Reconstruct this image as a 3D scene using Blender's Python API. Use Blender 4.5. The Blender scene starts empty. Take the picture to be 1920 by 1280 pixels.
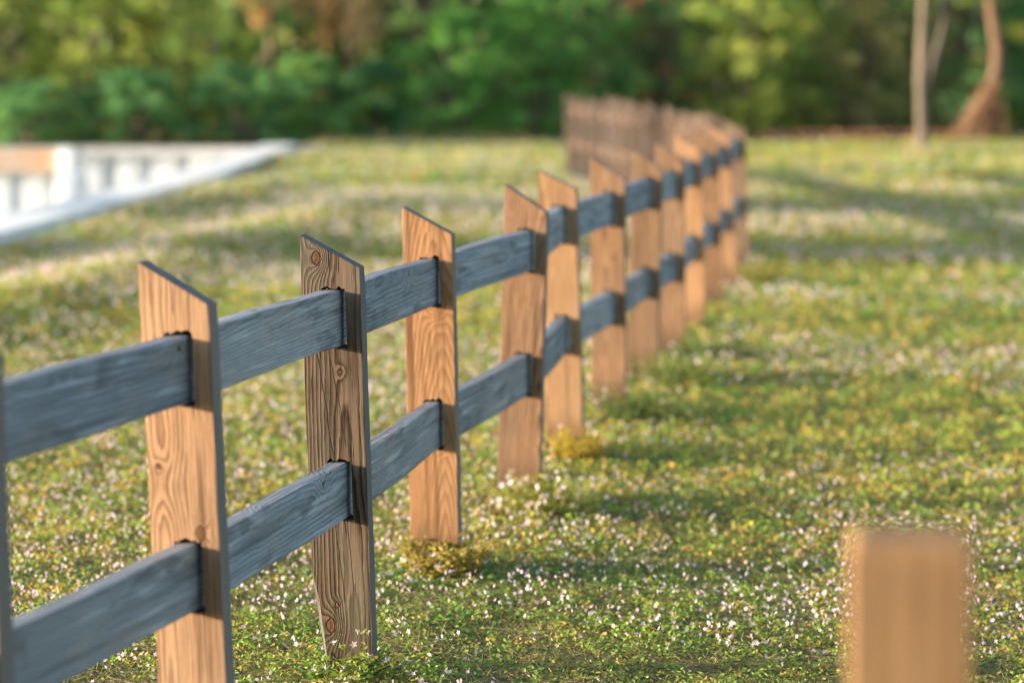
import bpy, math, random
import numpy as np
from mathutils import Vector, Matrix, Euler
random.seed(7); rng = np.random.default_rng(11)
sc = bpy.context.scene
col = sc.collection

# ------------------------------------------------------------------ helpers
def tag(o, label=None, cat=None, group=None, kind=None):
    if label: o['label'] = label
    if cat: o['category'] = cat
    if group: o['group'] = group
    if kind: o['kind'] = kind
    return o

def empty(name, loc=(0, 0, 0)):
    o = bpy.data.objects.new(name, None); o.location = loc
    o.empty_display_size = .1; col.objects.link(o); return o

def mesh_obj(name, verts, faces, mat, parent=None, loc=(0, 0, 0), smooth=False, bevel=0):
    me = bpy.data.meshes.new(name); me.from_pydata([tuple(v) for v in verts], [], faces); me.update()
    o = bpy.data.objects.new(name, me); col.objects.link(o)
    if mat: me.materials.append(mat)
    o.location = loc
    if parent: o.parent = parent
    if smooth: me.shade_smooth()
    if bevel:
        b = o.modifiers.new('bevel', 'BEVEL'); b.width = bevel; b.segments = 2
        b.limit_method = 'ANGLE'; b.angle_limit = math.radians(40)
    return o

class MB:
    def __init__(s): s.v = []; s.f = []
    def box(s, x0, x1, y0, y1, z0, z1):
        n = len(s.v)
        s.v += [(x, y, z) for z in (z0, z1) for y in (y0, y1) for x in (x0, x1)]
        s.f += [tuple(n + i for i in q) for q in ((0, 2, 3, 1), (4, 5, 7, 6), (0, 1, 5, 4), (2, 6, 7, 3), (0, 4, 6, 2), (1, 3, 7, 5))]
    def tube(s, pts, rad, seg=8, cap=True):
        pts = [Vector(p) for p in pts]; n0 = len(s.v)
        for i, p in enumerate(pts):
            d = (pts[min(i + 1, len(pts) - 1)] - pts[max(i - 1, 0)]).normalized()
            a = d.orthogonal().normalized() if i == 0 else (pa - d * pa.dot(d)).normalized()
            pa = a; b = d.cross(a)
            for k in range(seg):
                t = 2 * math.pi * k / seg
                s.v.append(tuple(p + (a * math.cos(t) + b * math.sin(t)) * rad[i]))
        for i in range(len(pts) - 1):
            for k in range(seg):
                q = n0 + i * seg
                s.f.append((q + k, q + (k + 1) % seg, q + seg + (k + 1) % seg, q + seg + k))
        if cap:
            s.f.append(tuple(n0 + (len(pts) - 1) * seg + k for k in range(seg)))
    def build(s, name, mat, parent=None, smooth=False, bevel=0, loc=(0, 0, 0)):
        return mesh_obj(name, s.v, s.f, mat, parent, loc, smooth, bevel)

def vnoise(x, y, sc_, seed=0):
    """smooth value noise 0..1 (numpy)"""
    x = np.asarray(x, float) * sc_ + 100.3; y = np.asarray(y, float) * sc_ + 77.7
    xi = np.floor(x).astype(np.int64); yi = np.floor(y).astype(np.int64)
    fx = x - xi; fy = y - yi; fx = fx * fx * (3 - 2 * fx); fy = fy * fy * (3 - 2 * fy)
    def h(a, b):
        n = (a * 374761393 + b * 668265263 + seed * 982451653) & 0x7fffffff
        n = ((n ^ (n >> 13)) * 1274126177) & 0x7fffffff
        return ((n ^ (n >> 16)) & 0xffff) / 65535.0
    return (h(xi, yi) * (1 - fx) + h(xi + 1, yi) * fx) * (1 - fy) + (h(xi, yi + 1) * (1 - fx) + h(xi + 1, yi + 1) * fx) * fy

# ------------------------------------------------------------------ node helpers
class NT:
    def __init__(s, name):
        s.m = bpy.data.materials.new(name); s.m.use_nodes = True
        s.t = s.m.node_tree; s.t.nodes.clear()
        s.out = s.t.nodes.new('ShaderNodeOutputMaterial')
    def n(s, typ, **kw):
        nd = s.t.nodes.new(typ)
        for k, v in kw.items(): setattr(nd, k, v)
        return nd
    def put(s, sock, v):
        if v is None: return
        if isinstance(v, bpy.types.NodeSocket): s.t.links.new(v, sock)
        else:
            if hasattr(sock.default_value, '__len__') and len(sock.default_value) == 4 and len(v) == 3: v = (*v, 1)
            sock.default_value = v
    def mt(s, op, a, b=None, c=None, clamp=False):
        nd = s.n('ShaderNodeMath', operation=op); nd.use_clamp = clamp
        for i, v in enumerate((a, b, c)): 
            if v is not None: s.put(nd.inputs[i], v)
        return nd.outputs[0]
    def comb(s, x, y, z):
        nd = s.n('ShaderNodeCombineXYZ')
        for i, v in enumerate((x, y, z)): s.put(nd.inputs[i], v)
        return nd.outputs[0]
    def noise(s, vec, scale=1, detail=2, rough=.5, dist=0):
        nd = s.n('ShaderNodeTexNoise'); s.put(nd.inputs['Vector'], vec)
        nd.inputs['Scale'].default_value = scale; nd.inputs['Detail'].default_value = detail
        nd.inputs['Roughness'].default_value = rough; nd.inputs['Distortion'].default_value = dist
        return nd.outputs['Fac']
    def mix(s, f, a, b, blend='MIX'):
        nd = s.n('ShaderNodeMix', data_type='RGBA', blend_type=blend)
        s.put(nd.inputs[0], f); s.put(nd.inputs[6], a); s.put(nd.inputs[7], b)
        return nd.outputs[2]
    def ss(s, v, lo, hi, a=0., b=1.):
        nd = s.n('ShaderNodeMapRange', interpolation_type='SMOOTHSTEP')
        s.put(nd.inputs[0], v); s.put(nd.inputs[1], lo); s.put(nd.inputs[2], hi); s.put(nd.inputs[3], a); s.put(nd.inputs[4], b)
        return nd.outputs[0]
    def bsdf(s, color, rough=.8, normal=None, spec=.3):
        nd = s.n('ShaderNodeBsdfPrincipled')
        s.put(nd.inputs['Base Color'], color); s.put(nd.inputs['Roughness'], rough)
        nd.inputs['Specular IOR Level'].default_value = spec
        if normal is not None: s.put(nd.inputs['Normal'], normal)
        s.t.links.new(nd.outputs[0], s.out.inputs[0]); return nd
    def bump(s, h, strength=1, dist=.001):
        nd = s.n('ShaderNodeBump'); nd.inputs['Strength'].default_value = strength
        nd.inputs['Distance'].default_value = dist; s.put(nd.inputs['Height'], h); return nd.outputs[0]

def wood(name, early, late, grey, greyamt=.3, spacing=.009, knots=(), cracks=(), rail=False,
         x0=.02, slope=.05, seedoff=0., bumpd=.0012, contrast=1.0, stain=0.0, moss=False, warp=.034, vary=.4, side=(.11, .118, .13), sidef=.8):
    """Flat-sawn timber: annual rings of a slightly tilted, warped cylinder cut by the board faces."""
    N = NT(name)
    tc_node = N.n('ShaderNodeTexCoord'); tc = tc_node.outputs['Object']
    sp = N.n('ShaderNodeSeparateXYZ'); N.put(sp.inputs[0], tc)
    if rail: L, A, B = sp.outputs[0], sp.outputs[2], sp.outputs[1]
    else: L, A, B = sp.outputs[2], sp.outputs[0], sp.outputs[1]
    rnd = N.n('ShaderNodeObjectInfo').outputs['Random']
    r1 = N.mt('ADD', N.mt('MULTIPLY', rnd, 37.), seedoff)
    r2 = N.mt('FRACT', N.mt('MULTIPLY', rnd, 7.31)); r3 = N.mt('FRACT', N.mt('MULTIPLY', rnd, 23.7))
    Lo = N.mt('ADD', L, r1)
    def sv(a, l): return N.comb(N.mt('MULTIPLY', A, a), N.mt('MULTIPLY', B, a), N.mt('MULTIPLY', Lo, l))
    w1 = N.mt('MULTIPLY', N.mt('SUBTRACT', N.noise(sv(7, 1.9), 1, 2), .5), warp)
    w2 = N.mt('MULTIPLY', N.mt('SUBTRACT', N.noise(sv(60, 9), 1, 2), .5), .004)
    ax = N.mt('ADD', A, N.mt('ADD', x0, N.mt('MULTIPLY', N.mt('SUBTRACT', r2, .5), .09)))
    by = N.mt('ADD', N.mt('ADD', B, .045), N.mt('MULTIPLY', L, N.mt('ADD', slope, N.mt('MULTIPLY', N.mt('SUBTRACT', r3, .5), .06))))
    r = N.mt('SQRT', N.mt('ADD', N.mt('MULTIPLY', ax, ax), N.mt('MULTIPLY', by, by)))
    r = N.mt('ADD', r, N.mt('ADD', w1, w2))
    core = None; kd = None
    for (kx, kz, s, amp, rk) in knots:
        dx = N.mt('SUBTRACT', A, kx); dz = N.mt('MULTIPLY', N.mt('SUBTRACT', L, kz), .72)
        d2 = N.mt('ADD', N.mt('MULTIPLY', dx, dx), N.mt('MULTIPLY', dz, dz))
        w = N.mt('EXPONENT', N.mt('MULTIPLY', d2, -1. / (s * s)))
        r = N.mt('ADD', r, N.mt('MULTIPLY', w, amp))
        if rk > 0:
            dd = N.mt('ADD', N.mt('SQRT', d2), N.mt('MULTIPLY', N.mt('SUBTRACT', N.noise(sv(90, 90), 1, 2), .5), .005))
            c = N.ss(dd, rk * .9, rk * 1.12, 1., 0.)
            ring = N.ss(N.mt('ABSOLUTE', N.mt('SUBTRACT', dd, rk)), .0, .0022, 1., 0.)
            core = c if core is None else N.mt('MAXIMUM', core, c)
            kd = ring if kd is None else N.mt('MAXIMUM', kd, ring)
    r = N.mt('ADD', r, N.mt('MULTIPLY', N.mt('SUBTRACT', N.noise(sv(22, 1.2), 1, 2), .5), .009))
    r = N.mt('ADD', r, N.mt('MULTIPLY', N.mt('SUBTRACT', N.noise(sv(330, 22), 1, 2, .7), .5), spacing * .55))
    ph = N.mt('FRACT', N.mt('DIVIDE', r, spacing))
    lt = N.mt('MULTIPLY', N.mt('POWER', ph, 1.7), N.ss(ph, .72, 1., 1., 0.))
    lt = N.mt('MULTIPLY', lt, 1.5)
    fib = N.noise(sv(520, 9), 1, 3, .6)
    fib2 = N.noise(sv(170, 4), 1, 2, .5)
    blot = N.noise(sv(9, 2.2), 1, 3, .6)
    ltc = N.mt('MULTIPLY', lt, N.mt('MULTIPLY_ADD', fib2, 1.5, .2), clamp=True)
    c = N.mix(N.mt('MULTIPLY', ltc, contrast, clamp=True), early, late)
    c = N.mix(N.ss(blot, .42, .72, 0., greyamt), c, grey)
    v = N.mt('MULTIPLY_ADD', fib, 1.0, .5)
    v = N.mt('MULTIPLY', v, N.mt('MULTIPLY_ADD', N.noise(sv(3, 3), 1, 2), .5, .75))
    v = N.mt('MULTIPLY', v, N.mt('MULTIPLY_ADD', r2, vary, 1. - vary * .6))
    c = N.mix(1., c, N.comb(v, v, v), 'MULTIPLY')
    # dark streaks and stains that run with the grain
    if not rail: c = N.mix(N.mt('MULTIPLY', r3, .35), c, N.mix(1., c, (.95, .74, .60), 'MULTIPLY'))
    st = N.ss(N.noise(sv(32, 1.3), 1, 3, .6), .5, .72)
    c = N.mix(N.mt('MULTIPLY', st, .55 + stain), c, tuple(x * .38 for x in late))
    if not rail:
        dm = N.ss(N.mt('ADD', L, N.mt('MULTIPLY', N.noise(sv(20, 8), 1, 3), .12)), .03, .2, .55, 0.)
        c = N.mix(dm, c, (.05, .035, .022))
        dk = N.ss(N.noise(sv(11, 5), 1, 4, .65), .55, .75, 0., .35)
        c = N.mix(dk, c, tuple(x * .55 for x in grey))
    else:
        dk = N.ss(N.noise(sv(9, 3), 1, 4, .65), .48, .7, 0., .55); c = N.mix(dk, c, tuple(x * k for x, k in zip(early, (.93, .75, .6))))
        dk = N.ss(N.noise(sv(55, 2.5), 1, 3, .6), .52, .7, 0., .6); c = N.mix(dk, c, tuple(x * 1.5 for x in early))
        dk = N.ss(N.noise(sv(16, 4.5), 1, 3, .6), .54, .7, 0., .6); c = N.mix(dk, c, (.055, .06, .066))
    if moss:
        ms = N.mt('MULTIPLY', N.ss(L, .0, .3, 1., 0.), N.ss(N.noise(sv(25, 12), 1, 3), .42, .65))
        c = N.mix(N.mt('MULTIPLY', ms, .5), c, (.075, .08, .03))
    h = N.mt('ADD', N.mt('MULTIPLY', lt, .55), N.mt('MULTIPLY', fib, .55))
    if core is not None:
        kc = N.mix(N.noise(sv(260, 260), 1, 2), (.055, .025, .012), (.16, .075, .035))
        c = N.mix(N.mt('MULTIPLY', core, .9), c, kc)
        c = N.mix(N.mt('MULTIPLY', kd, .85), c, (.018, .011, .008))
        h = N.mt('SUBTRACT', h, N.mt('MULTIPLY', kd, 1.2))
    # drying checks
    for (cx, k, z0, z1, wd) in cracks:
        cl = N.mt('ADD', N.mt('MULTIPLY', N.mt('SUBTRACT', L, z0), k), cx)
        cl = N.mt('ADD', cl, N.mt('MULTIPLY', N.mt('SUBTRACT', N.noise(N.comb(cx * 9, 0, N.mt('MULTIPLY', L, 14)), 1, 3), .5), .012))
        dist = N.mt('ABSOLUTE', N.mt('SUBTRACT', A, cl))
        taper = N.mt('MULTIPLY', N.ss(L, z0, z0 + .08), N.ss(L, z1 - .08, z1, 1., 0.))
        mk = N.mt('MULTIPLY', N.ss(dist, wd * .3, wd, 1., 0.), N.ss(taper, .05, .3))
        c = N.mix(mk, c, (.012, .009, .008)); h = N.mt('SUBTRACT', h, N.mt('MULTIPLY', mk, 3.))
    # generic fine checks
    ck = N.ss(N.noise(sv(75, 1.1), 1, 1, .4, .3), .735, .75)
    c = N.mix(N.mt('MULTIPLY', ck, .8), c, (.02, .014, .01)); h = N.mt('SUBTRACT', h, N.mt('MULTIPLY', ck, 1.5))
    # post sides and slanted top mixed towards a darker grey
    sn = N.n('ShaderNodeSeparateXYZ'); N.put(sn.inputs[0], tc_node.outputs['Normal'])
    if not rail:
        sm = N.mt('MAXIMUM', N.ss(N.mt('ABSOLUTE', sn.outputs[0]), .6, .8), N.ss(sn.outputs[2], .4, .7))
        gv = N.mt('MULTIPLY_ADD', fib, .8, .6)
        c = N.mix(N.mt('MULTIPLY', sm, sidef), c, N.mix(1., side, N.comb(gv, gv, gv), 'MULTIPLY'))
    N.bsdf(c, .85, N.bump(h, 1., bumpd), .2)
    return N.m

PW = dict(early=(.385, .236, .14), late=(.155, .078, .042), grey=(.25, .18, .135))
M = {}
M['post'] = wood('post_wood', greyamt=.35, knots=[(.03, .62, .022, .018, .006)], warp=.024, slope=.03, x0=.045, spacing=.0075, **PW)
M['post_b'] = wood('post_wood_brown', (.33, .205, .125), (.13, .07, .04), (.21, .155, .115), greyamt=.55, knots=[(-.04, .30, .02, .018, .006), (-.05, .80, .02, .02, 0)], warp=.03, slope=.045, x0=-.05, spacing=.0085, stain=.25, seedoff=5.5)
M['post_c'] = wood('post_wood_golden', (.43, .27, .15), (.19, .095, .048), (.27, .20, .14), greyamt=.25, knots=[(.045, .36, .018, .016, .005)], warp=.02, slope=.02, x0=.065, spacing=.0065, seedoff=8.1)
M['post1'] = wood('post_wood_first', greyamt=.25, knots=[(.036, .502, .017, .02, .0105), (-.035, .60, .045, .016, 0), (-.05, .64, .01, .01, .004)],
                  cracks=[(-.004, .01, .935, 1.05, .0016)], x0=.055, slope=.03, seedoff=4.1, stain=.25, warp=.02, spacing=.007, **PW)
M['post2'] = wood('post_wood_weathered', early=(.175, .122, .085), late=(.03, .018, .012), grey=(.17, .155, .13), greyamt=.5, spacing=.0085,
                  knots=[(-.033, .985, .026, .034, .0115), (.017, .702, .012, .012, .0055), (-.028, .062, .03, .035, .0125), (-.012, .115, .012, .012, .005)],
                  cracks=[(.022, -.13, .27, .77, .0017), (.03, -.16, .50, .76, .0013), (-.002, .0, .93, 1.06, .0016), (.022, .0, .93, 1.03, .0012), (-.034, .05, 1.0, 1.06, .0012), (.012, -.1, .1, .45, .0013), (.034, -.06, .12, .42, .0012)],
                  x0=.01, slope=.02, seedoff=9.3, bumpd=.0022, contrast=1.25, stain=.1, moss=True)  # weathered wood; weaker sun on this post is also darkened into its colours
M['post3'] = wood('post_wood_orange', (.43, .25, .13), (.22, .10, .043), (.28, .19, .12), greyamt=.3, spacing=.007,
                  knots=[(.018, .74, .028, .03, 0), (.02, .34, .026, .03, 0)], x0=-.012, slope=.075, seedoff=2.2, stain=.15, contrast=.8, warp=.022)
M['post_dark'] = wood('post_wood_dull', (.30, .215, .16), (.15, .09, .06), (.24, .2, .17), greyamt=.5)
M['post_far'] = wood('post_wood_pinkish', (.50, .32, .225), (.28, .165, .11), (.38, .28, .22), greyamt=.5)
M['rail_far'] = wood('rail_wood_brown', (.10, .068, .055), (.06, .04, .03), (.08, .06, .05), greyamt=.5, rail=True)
M['rail'] = wood('rail_wood', (.225, .26, .315), (.065, .08, .105), (.14, .165, .2), greyamt=.6, spacing=.0105, rail=True,
                 knots=[(.01, .35, .03, .03, 0), (-.02, .85, .035, .03, .006)], x0=.03, slope=.012, contrast=.9, bumpd=.0014, warp=.022)
Nn = NT('dirty_cut_wood'); Nn.bsdf((.022, .016, .013), .95); M['slot'] = Nn.m  # slot insides coloured near black in place of shade in the recess
M['rail_b'] = wood('rail_wood_paler', (.26, .285, .325), (.085, .098, .12), (.18, .195, .22), greyamt=.5, spacing=.0075, rail=True,
                 knots=[(.03, .62, .02, .02, .005)], x0=-.04, slope=.02, contrast=.8, bumpd=.0014, warp=.016, seedoff=6.)
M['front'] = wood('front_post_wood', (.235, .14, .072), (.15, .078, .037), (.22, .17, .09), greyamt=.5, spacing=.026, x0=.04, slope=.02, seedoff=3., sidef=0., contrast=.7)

def leafmat(name, trans=.35, rough=.6):
    N = NT(name)
    at = N.n('ShaderNodeAttribute', attribute_name='tint').outputs['Color']
    d = N.n('ShaderNodeBsdfPrincipled'); N.put(d.inputs['Base Color'], at); d.inputs['Roughness'].default_value = rough
    d.inputs['Specular IOR Level'].default_value = .35
    t = N.n('ShaderNodeBsdfTranslucent'); N.put(t.inputs[0], N.mix(.5, at, N.mix(1., at, (1.3, 1.35, .5), 'MULTIPLY')))
    mx = N.n('ShaderNodeMixShader'); mx.inputs[0].default_value = trans
    N.t.links.new(d.outputs[0], mx.inputs[1]); N.t.links.new(t.outputs[0], mx.inputs[2]); N.t.links.new(mx.outputs[0], N.out.inputs[0])
    return N.m
M['leaf'] = leafmat('leaf', .42); M['petal'] = leafmat('petal', .3, .7); M['straw'] = leafmat('dry_grass', .2, .8)

def bark(name, c1, c2, sc_=8):
    N = NT(name); tc = N.n('ShaderNodeTexCoord').outputs['Object']
    mp = N.n('ShaderNodeMapping'); N.put(mp.inputs[0], tc); mp.inputs['Scale'].default_value = (sc_, sc_, sc_ * .25)
    f = N.noise(mp.outputs[0], 1, 4, .6)
    N.bsdf(N.mix(N.ss(f, .35, .65), c1, c2), .9, N.bump(f, .8, .02)); return N.m
M['bark'] = bark('bark', (.10, .075, .05), (.2, .16, .12))
M['palebark'] = bark('pale_bark', (.12, .098, .078), (.20, .165, .13), 5)
M['redbark'] = bark('red_brown_bark', (.11, .065, .045), (.19, .115, .08), 6)

# ------------------------------------------------------------------ terrain
def bankx(y): return -4.35 + .0514 * (np.minimum(y, 30.) - 20)            # grass edge of the bank
def gz(x, y):
    x = np.asarray(x, float); y = np.asarray(y, float)
    fx = np.interp(y, [4, 5.9, 9.4, 13.9, 18, 24, 33, 60], [-.95, -.45, .2, 1.03, 1.6, 1.6, .8, 0])
    z = -.10 * (1 - np.exp(-np.clip(x - fx - .15, 0, None) / 1.6)) * np.clip(1.6 - y / 10, 0, 1)
    rc = -3.35 + .14 * (y - 13)                           # low swell left of the fence
    z = z + .11 * np.exp(-((x - rc) / .55) ** 2) * np.clip((y - 8) / 5, 0, 1) * np.clip((30 - y) / 8, 0, 1)
    z = z + .09 * np.exp(-((x - rc + 1.9) / .5) ** 2) * np.clip((y - 12) / 5, 0, 1) * np.clip((36 - y) / 8, 0, 1) * (x > bankx(y) + .3)
    near = np.exp(-((x - fx) / .5) ** 2)
    amp = np.clip((y - 9) / 14, 0.25, 1.1)
    z = z + (vnoise(x, y, .42, 3) - .5) * .10 * amp * (1 - .8 * near) + (vnoise(x * .35, y, .8, 5) - .5) * .05 * amp * (1 - .9 * near)
    z = z + (vnoise(x, y, 5., 8) - .5) * .016 - .058
    far = np.clip((np.abs(x) - 60) / 200, 0, 1)
    return z * (1 - far)

def build_ground():
    us = list(np.arange(-11, -.7, 1.)) + list(np.arange(-.8, 9.6, .11)) + list(np.arange(10, 20, .6)) + list(np.arange(20.5, 60, 4)) + [80, 130, 300, 900, 1600]
    us = [-1600, -900, -300, -130, -60, -34] + [-30.05, -30] + [-24, -18, -14] + us
    us = sorted(set([round(u, 3) for u in us if not (-.80 < u < -.2)] + [-.7, -.51, -.49, -.15, 0.0]))
    ys = [-1500, -700, -200, -60, -20, -6, 0, 2, 3] + list(np.arange(3.5, 24, .14)) + list(np.arange(24, 43.3, .3)) + [43.4, 43.5, 43.56] + list(np.arange(43.9, 66, .5)) + [70, 80, 100, 140, 220, 400, 900, 1800]
    us = np.array(us); ys = np.array(ys)
    U, Y = np.meshgrid(us, ys)
    X = U + bankx(np.clip(Y, -20, 60))
    Z = gz(X, Y)
    Z = np.where((U > -30.02) & (U < -.5) & (Y < 43.52) & (Y > -30), -2.4, Z)
    nu, ny = len(us), len(ys)
    v = np.stack([X, Y, Z], -1).reshape(-1, 3)
    idx = np.arange(nu * ny).reshape(ny, nu)
    f = np.stack([idx[:-1, :-1], idx[:-1, 1:], idx[1:, 1:], idx[1:, :-1]], -1).reshape(-1, 4)
    N = NT('lawn_soil'); tc = N.n('ShaderNodeTexCoord').outputs['Object']
    n1 = N.noise(tc, 1.3, 3, .6); n2 = N.noise(tc, 40, 4, .7); n3 = N.noise(tc, 7, 3, .6)
    c = N.mix(N.ss(n3, .4, .6), (.13, .16, .05), (.26, .23, .08))
    c = N.mix(N.ss(n1, .52, .66), c, (.22, .17, .08))
    c = N.mix(N.ss(n2, .42, .62), c, (.09, .06, .035))
    N.bsdf(c, .95, N.bump(n2, 1., .02), .1)
    o = mesh_obj('ground', v, f.tolist(), N.m, smooth=True)
    tag(o, 'mown lawn of low creeping plants, straw and tiny pale flowers running back to the trees', 'lawn', kind='structure')
build_ground()

# (front face distance, x of post centre at the top, x at the ground, left top, right top, upper rail top, lower rail top, material)
posts = [
    (4.02, -.938, -.925, 1.06, .97, .907, .477, 'post'),
    (4.89, -.684, -.650, 1.062, .973, .910, .480, 'post1'),
    (5.94, -.446, -.418, 1.043, .960, .905, .475, 'post2'),
    (7.19, -.250, -.229, 1.038, .955, .882, .452, 'post3'),
    (8.30, .052, .026, 1.047, .956, .892, .462, 'post_b'),
    (9.38, .178, .208, 1.052, .978, .911, .481, 'post_c'),
    (10.50, .418, .428, 1.058, .962, .904, .474, 'post'),
    (11.60, .650, .634, 1.060, .960, .915, .485, 'post_b'),
    (12.62, .825, .838, 1.055, .966, .905, .475, 'post_b'),
    (13.95, 1.012, 1.05, 1.06, .97, .905, .475, 'post_c'),
    (15.15, 1.21, 1.255, 1.06, .97, .905, .475, 'post'),
    (16.45, 1.405, 1.46, 1.06, .97, .905, .475, 'post'),
    (18.0, 1.66, 1.69, 1.03, .97, .90, .47, 'post_dark')]
for y in np.arange(18.95, 32.6, .90):
    x = float(np.interp(y, [18, 19.2, 20.4, 21.6, 22.8, 24, 25.2, 26.4, 27.6, 28.8, 30, 31.2, 32.4], [1.69, 1.75, 1.74, 1.71, 1.66, 1.60, 1.53, 1.44, 1.34, 1.22, 1.09, .95, .80])); y = float(y)
    j = random.uniform(-.03, .03)
    posts.append((y, x + random.uniform(-.04, .04), x, 1.06 + j, .97 + j, .905, .475, 'post_far'))

# ------------------------------------------------------------------ leaf scatter
def cards(name, P, D, W, tint, mat, parent=None, loc=None, tri=False, cup=0.):
    """many leaf shaped faces: P base points, D length vectors, W half-width vectors"""
    n = len(P)
    if loc is not None: P = P - np.array(loc)
    if tri:
        V = np.stack([P - W, P + W, P + D], 1).reshape(-1, 3); k = 3
    else:
        up = np.cross(W, D); up /= (np.linalg.norm(up, axis=1, keepdims=True) + 1e-9)
        L = np.linalg.norm(D, axis=1, keepdims=True)
        V = np.stack([P, P + D * .45 + W + up * L * cup, P + D, P + D * .45 - W + up * L * cup], 1).reshape(-1, 3); k = 4
    me = bpy.data.meshes.new(name)
    me.vertices.add(n * k); me.vertices.foreach_set('co', V.astype(np.float32).ravel())
    me.loops.add(n * k); me.loops.foreach_set('vertex_index', np.arange(n * k, dtype=np.int32))
    me.polygons.add(n); me.polygons.foreach_set('loop_start', np.arange(0, n * k, k, dtype=np.int32))
    me.update(); me.validate()
    a = me.color_attributes.new('tint', 'FLOAT_COLOR', 'POINT')
    cc = np.ones((n, 4)); cc[:, :3] = tint; cc = np.repeat(cc, k, 0)
    a.data.foreach_set('color', cc.astype(np.float32).ravel())
    o = bpy.data.objects.new(name, me); col.objects.link(o); me.materials.append(mat)
    if loc is not None: o.location = loc
    if parent: o.parent = parent; 
    return o

def rdir(n, zmin, zmax):
    t = rng.uniform(0, 2 * np.pi, n); z = rng.uniform(zmin, zmax, n); r = np.sqrt(1 - z * z)
    return np.stack([np.cos(t) * r, np.sin(t) * r, z], 1)
def perp(D):
    a = rng.normal(size=D.shape); a -= D * (np.sum(a * D, 1, keepdims=True) / (np.sum(D * D, 1, keepdims=True) + 1e-12))
    return a / (np.linalg.norm(a, axis=1, keepdims=True) + 1e-9)

def sample(n, y0, y1, power):
    """points over the lawn in front of the camera, density falling with distance"""
    t = rng.uniform(0, 1, n); e = 2 - power
    y = (y0 ** e + t * (y1 ** e - y0 ** e)) ** (1 / e)
    x = rng.uniform(-1, 1, n) * (.235 * y + .45)
    k = x > bankx(y) + .02
    return x[k], y[k]

def lerp(a, b, t): return np.array(a) * (1 - t[:, None]) + np.array(b) * t[:, None]

def ground_cover():
    x, y = sample(330000, 5.0, 47, 2.0001 + .35)
    s = np.clip(y / 6.2, .9, 6)
    clump = vnoise(x, y, 11, 1) * .6 + vnoise(x, y, 27, 2) * .4
    big = vnoise(x, y, .9, 4) * .3 + vnoise(x * .5, y, 1.7, 6) * .3 + vnoise(x * .16, y, .55, 61) * .4
    pd = np.full(len(x), 9.)
    for p_ in posts: pd = np.minimum(pd, np.hypot(x - p_[2], y - p_[0]))
    keep = rng.uniform(0, 1, len(x)) < np.clip((clump - .26) * 3 + .6 * (pd < .2), .05, 1); x, y, s, clump, big, pd = [q[keep] for q in (x, y, s, clump, big, pd)]
    n = len(x)
    z = gz(x, y) + rng.uniform(0, 1, n) ** 1.5 * .019 * (.3 + clump * 1.3) * np.clip(s, 1, 1.6)
    D = rdir(n, -.1, .75) * (rng.uniform(.010, .0175, n) * s)[:, None]
    W = perp(D); W[:, 2] *= .5; W *= (rng.uniform(.004, .0066, n) * s)[:, None]
    cc = vnoise(x, y, 16, 71) * .6 + vnoise(x, y, 38, 72) * .4
    t = np.clip((cc - .5) * 1.6 + .5 + rng.uniform(-.2, .2, n), 0, 1)
    c = lerp((.055, .19, .06), (.30, .42, .07), np.clip(t * .6 + (big - .5) * 1.5 + .27, 0, 1))
    yel = rng.uniform(.0, 1, n) < np.clip((.10 + (big - .48) * 1.5 + np.clip((y - 5.9) / 2.2, 0, 1) * .42) * (.25 + 3.2 * np.clip(vnoise(x, y, 12, 73) - .42, 0, .5)), .02, .6)
    c[yel] = lerp((.54, .44, .09), (.56, .32, .10), rng.uniform(0, 1, yel.sum()))
    c *= rng.uniform(.8, 1.2, n)[:, None]
    tag(cards('ground_cover', np.stack([x, y, z], 1), D, W, c, M['leaf'], cup=.12), 'low creeping green and yellowing leaves covering the lawn around the fence', 'ground cover', kind='stuff')

def grasses():
    x, y = sample(110000, 5.0, 48, 2.0001 + .3)
    s = np.clip(y / 6.2, .9, 5)
    n = len(x); big = vnoise(x, y, 1.4, 14)
    D = rdir(n, .15, .95) * (rng.uniform(.014, .046, n) * np.clip(s, 1, 2.6))[:, None]
    W = perp(D) * (.0009 * s)[:, None]
    c = lerp((.16, .24, .06), (.48, .44, .14), np.clip(rng.uniform(0, 1, n) * .8 + big * .4 - .1, 0, 1)) * rng.uniform(.7, 1.3, n)[:, None]
    tag(cards('grass', np.stack([x, y, gz(x, y)], 1), D, W, c, M['leaf'], tri=True), 'short blades of grass among the creeping leaves', 'grass', kind='stuff')
    x, y = sample(110000, 5.0, 40, 2.0001 + .5)
    k = vnoise(x, y, 2.6, 21) + .22 * (y < 6.3) > rng.uniform(.15, .75, len(x)); x, y = x[k], y[k]
    n = len(x); s = np.clip(y / 6.2, .9, 5)
    D = rdir(n, -.15, .35) * (rng.uniform(.015, .05, n) * np.clip(s, 1, 2.5))[:, None]
    W = perp(D) * (.0008 * s)[:, None]
    c = lerp((.34, .24, .13), (.20, .12, .07), rng.uniform(0, 1, n)) * rng.uniform(.6, 1.4, n)[:, None]
    tag(cards('dry_thatch', np.stack([x, y, gz(x, y) + rng.uniform(.001, .02, n)], 1), D, W, c, M['straw'], tri=True), 'brown dry stems and straw lying between the green leaves', 'dry grass', kind='stuff')

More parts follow.
